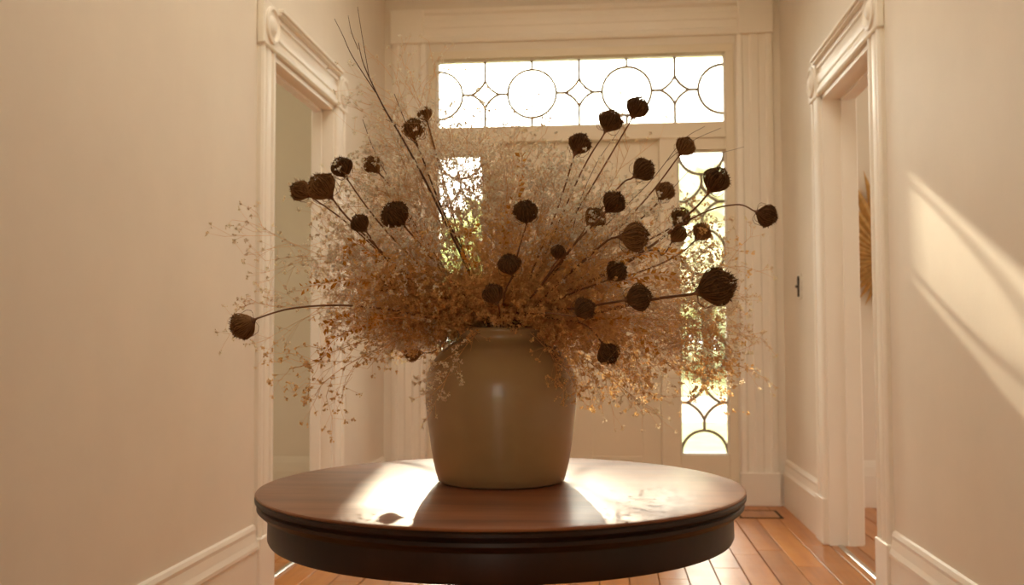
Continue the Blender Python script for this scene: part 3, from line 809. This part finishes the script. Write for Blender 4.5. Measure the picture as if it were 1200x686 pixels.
# sprays that stand out singly along the edge of the cloud
for k, (px, py, dep, mat) in enumerate((
        (508, 80, .12, 'floret_pale'), (482, 98, .05, 'floret_pale'), (462, 84, .14, 'floret_pale'), (450, 128, .0, 'floret_pale'), (603, 150, .1, 'floret_pale'), (560, 160, .05, 'floret_pale'),
        (640, 195, .02, 'floret_pale'), (738, 170, .12, 'floret'), (303, 262, .0, 'floret'), (292, 350, .05, 'floret'),
        (372, 458, -.12, 'floret_amber'), (350, 432, -.10, 'floret_amber'), (518, 458, -.24, 'floret'),
        (748, 470, -.1, 'floret'), (862, 430, .0, 'floret'), (700, 448, -.08, 'floret_amber'), (800, 440, -.05, 'floret_amber'), (845, 395, .06, 'floret'), (855, 310, .08, 'floret'), (668, 440, -.16, 'floret_amber'))):
    place_spray(px, py, dep, 3000+k, mat, .0027)
# short amber sprays filling the heart of the bouquet
for i in range(105):
    th = gr.uniform(5, 178) if i < 70 else (gr.uniform(-4, 30) if i % 2 else gr.uniform(148, 172)); rho = gr.uniform(35, 150)
    tip = P(585+rho*cos(radians(th)), 384-rho*.85*sin(radians(th)), VC.y+gr.uniform(-.14, .12))
    sd_ = 'on the side of the sidelight' if th < 62 else ('on the side of the left doorway' if th > 118 else 'upright over the middle of the mouth')
    spray(tip, 5000+i, 1.5, 1.25, 'short dense amber spray at the vase mouth, %s' % sd_, 'short amber sprays %s' % sd_, 'floret_amber', .0027, .12)

# ------------------------------------------------------------------ golden leafy sprigs
def sprig(pts, seed, label, group='golden leafy sprigs'):
    g = np.random.default_rng(seed); base = Vector(pts[0]); cv = catmull(pts, 8)
    r = empty('golden_sprig', base, label=label, cat='dried foliage', group=group)
    V, F = tube([p-base for p in cv], [.0016-.001*i/len(cv) for i in range(len(cv))], 5); MB().add(V, F).build('stem', 'stem_brown', r, smooth=True)
    lf = MB()
    for i in range(len(cv)//2, len(cv)-1):
        for j in range(2):
            d = (cv[i+1]-cv[i]).normalized(); s = Vector(g.normal(size=3)); s = (s-d*s.dot(d)).normalized()
            dr = (d*.7+s).normalized(); l = g.uniform(.008, .018); wv = dr.cross(Vector(g.normal(size=3))).normalized()*l*.3; up = dr.cross(wv).normalized()*l*.15
            p = cv[i]-base+dr*.004
            lf.add([p, p+dr*l*.5+wv+up, p+dr*l, p+dr*l*.5-wv+up], [(0, 1, 2), (0, 2, 3)])
    o = lf.build('leaflets', 'gold_leaf', r); o['kind'] = 'stuff'
def sprig_px(px, seed, label):
    pts = [Vector((VC.x, VC.y, VC.z+.12)), MOUTH+Vector((.05 if px[-1][0] > 585 else -.05, -.02, .012))]+[P(*q[:2], VC.y+q[2]) for q in px]
    sprig(pts, seed, label)
sprig_px([(480,372,-.1),(430,380,-.14),(392,398,-.16),(375,425,-.17)], 1, 'golden sprig hanging lowest over the left of the table')
sprig_px([(470,340,-.1),(430,328,-.15),(392,330,-.18),(352,338,-.2)], 2, 'golden sprig stretching level toward the left doorway')
sprig_px([(480,365,-.1),(430,376,-.14),(400,374,-.2),(380,384,-.22)], 3, 'golden sprig curling over beneath the arching stem')
sprig_px([(690,318,-.1),(740,300,-.16),(775,296,-.18),(800,302,-.2)], 4, 'golden sprig beside the broad sideways seed head')
sprig_px([(690,340,-.1),(735,328,-.15),(770,322,-.17),(805,330,-.18)], 5, 'golden sprig above the thick stem of the largest head')
sprig_px([(590,320,-.1),(592,270,-.13),(606,225,-.12),(612,180,-.1)], 6, 'golden sprig standing straight up at the middle of the bouquet')
sprig_px([(470,320,-.08),(440,300,-.1),(415,285,-.12),(400,306,-.13)], 7, 'golden sprig ending near the round seed head on the left')
sprig_px([(665,372,-.1),(710,372,-.16),(745,385,-.2),(770,418,-.22)], 8, 'golden sprig drooping right over the vase shoulder')
sprig_px([(555,320,-.1),(545,290,-.14),(556,262,-.15)], 9, 'short golden sprig just left of the bouquet middle')

# ------------------------------------------------------------------ bare twigs
def twig(paths, label, rad=.0024, mat='twig_dark'):
    base = MOUTH.copy()
    r = empty('bare_twig', base, label=label, cat='twig', group='bare twigs in the vase'); 
    for j, (pth, ra, rb) in enumerate(paths):
        cv = catmull(pth, 6); V, F = tube([p-base for p in cv], [ra+(rb-ra)*i/(len(cv)-1) for i in range(len(cv))], 6)
        mb = MB().add(V, F)
        for i in range(2, len(cv)-1, 1):      # buds along the bark
            if random.random() < .6:
                d = (cv[i+1]-cv[i]).normalized(); s = d.orthogonal().normalized(); s = Matrix.Rotation(random.uniform(0, 6.28), 3, d) @ s
                rr = ra+(rb-ra)*i/(len(cv)-1); p = cv[i]-base; e = p+(d+s*.8)*rr*3.2; q = d.cross(s)*rr*.9
                mb.add([p+q, p-q, p+d*rr*1.5, e], [(0, 1, 3), (1, 2, 3), (2, 0, 3)])
        mb.build('branch' if j else 'main_stem', mat, r, smooth=True)
S0 = Vector((VC.x+.02, VC.y, VC.z+.12)); 
def pp_(l, dep): return [P(a, b, VC.y+dep) for a, b in l]
twig([([S0, MOUTH+Vector((-.02, -.02, .01))]+pp_([(512,240),(477,172),(452,130),(436,98),(425,72),(420,50)], -.06), .0034, .0008),
      (pp_([(440,108),(413,66),(402,42),(392,22)], -.06), .0013, .0006), (pp_([(420,58),(412,38),(408,18)], -.06), .0009, .0005), (pp_([(433,92),(424,40),(419,8)], -.02), .0009, .0005)],
     'dark bare forked twig reaching highest, before the left wall')
twig([([S0, MOUTH+Vector((-.01, .0, .01))]+pp_([(518,245),(495,185),(478,150),(462,110)], .0), .0026, .0008), (pp_([(486,168),(470,150),(452,140)], .0), .0009, .0005)], 'dark bare twig running beside the tallest forked one')
twig([([S0, MOUTH+Vector((-.03, .01, .01))]+pp_([(500,290),(470,235),(440,180),(425,140)], .05), .0018, .0006)], 'slim bare twig leaning toward the left doorway casing')
twig([([S0, MOUTH+Vector((.04, .0, .01))]+pp_([(690,285),(760,215),(800,165),(826,148)], .08), .0016, .0005), (pp_([(780,190),(812,165),(845,150)], .08), .0008, .0004)], 'slim bare twig passing the reddish seed head toward the transom')
twig([([S0, MOUTH+Vector((.04, .0, .01))]+pp_([(700,300),(770,240),(820,190),(872,172)], .12), .0014, .0004)], 'thin bare twig reaching over the top of the sidelight')
twig([([S0, MOUTH+Vector((.03, .0, .01))]+pp_([(660,300),(680,235),(700,190),(722,158)], .02), .0016, .0005)], 'thin bare twig between the two upright dark seed heads')

# ------------------------------------------------------------------ small things on the walls and floor
sw = empty('light_switch', (HX, 6.19, 1.40), label='cream light switch plate with a thin dark lever on the right wall', cat='switch')
pl_ = MB().box(-.008, 0, -.055, .055, -.075, .075, .003).build('plate', 'switch_cream', sw)
MB().box(-.020, -.007, -.006, .006, -.062, .062, .002).box(-.03, -.018, -.012, .012, -.008, .008, .002).build('lever', 'iron_dark', pl_)
fv = empty('floor_vent', (1.10, 6.42, 0), label='small wooden floor vent cover beside the skirting by the front door', cat='vent')
m = MB()
for a in ((-.13, .13, -.14, -.125), (-.13, .13, .125, .14), (-.13, -.115, -.125, .125), (.115, .13, -.125, .125)): m.box(*a, .0004, .004)
m.build('frame', 'gap_dirt', fv); MB().box(-.114, .114, -.124, .124, .0004, .003, .001).build('cover', 'floor_wood', fv)

# dried palm fan hung in the right-hand room
pc = Vector((1.995, YB-.055, 1.60))
pf = empty('palm_fan', pc, label='dried palm fan with olive leaf hung on the wall of the right-hand room', cat='wall decoration')
for k in range(26):
    a = radians(40+k*9.2); L = .60 if 50 < math.degrees(a) < 165 else .34
    if k in (3, 9, 14): L *= .85
    a2 = radians(9.2*.5); w0 = .012
    d = Vector((cos(a), 0, sin(a))); s = Vector((-sin(a), 0, cos(a))); wd = L*.055
    m = MB(); 
    m.v = [(d*.03+s*w0*.3)[:], (d*.03-s*w0*.3)[:], (d*L*.6+s*wd)[:], (d*L*.6+Vector((0, -.022, 0)))[:], (d*L*.6-s*wd)[:], (d*L)[:], (d*.03+Vector((0, -.006, 0)))[:]]
    m.f = [(0, 6, 3, 2), (6, 1, 4, 3), (2, 3, 5), (3, 4, 5)]
    m.build('pleat', 'palm_straw', pf)
mm = MB(); n = 14
for i in range(n+1):
    t = i/n; ww = .115*sin(pi*min(1, t*1.02)**.8)+.002; z = -.02-.40*t
    mm.v += [(-ww+.02*sin(3*t), .0, z), (.02*sin(3*t), -.03, z), (ww+.02*sin(3*t), .0, z)]
for i in range(n): mm.f += [(i*3, i*3+1, i*3+4, i*3+3), (i*3+1, i*3+2, i*3+5, i*3+4)]
mm.build('olive_leaf', 'palm_olive', pf, smooth=True)
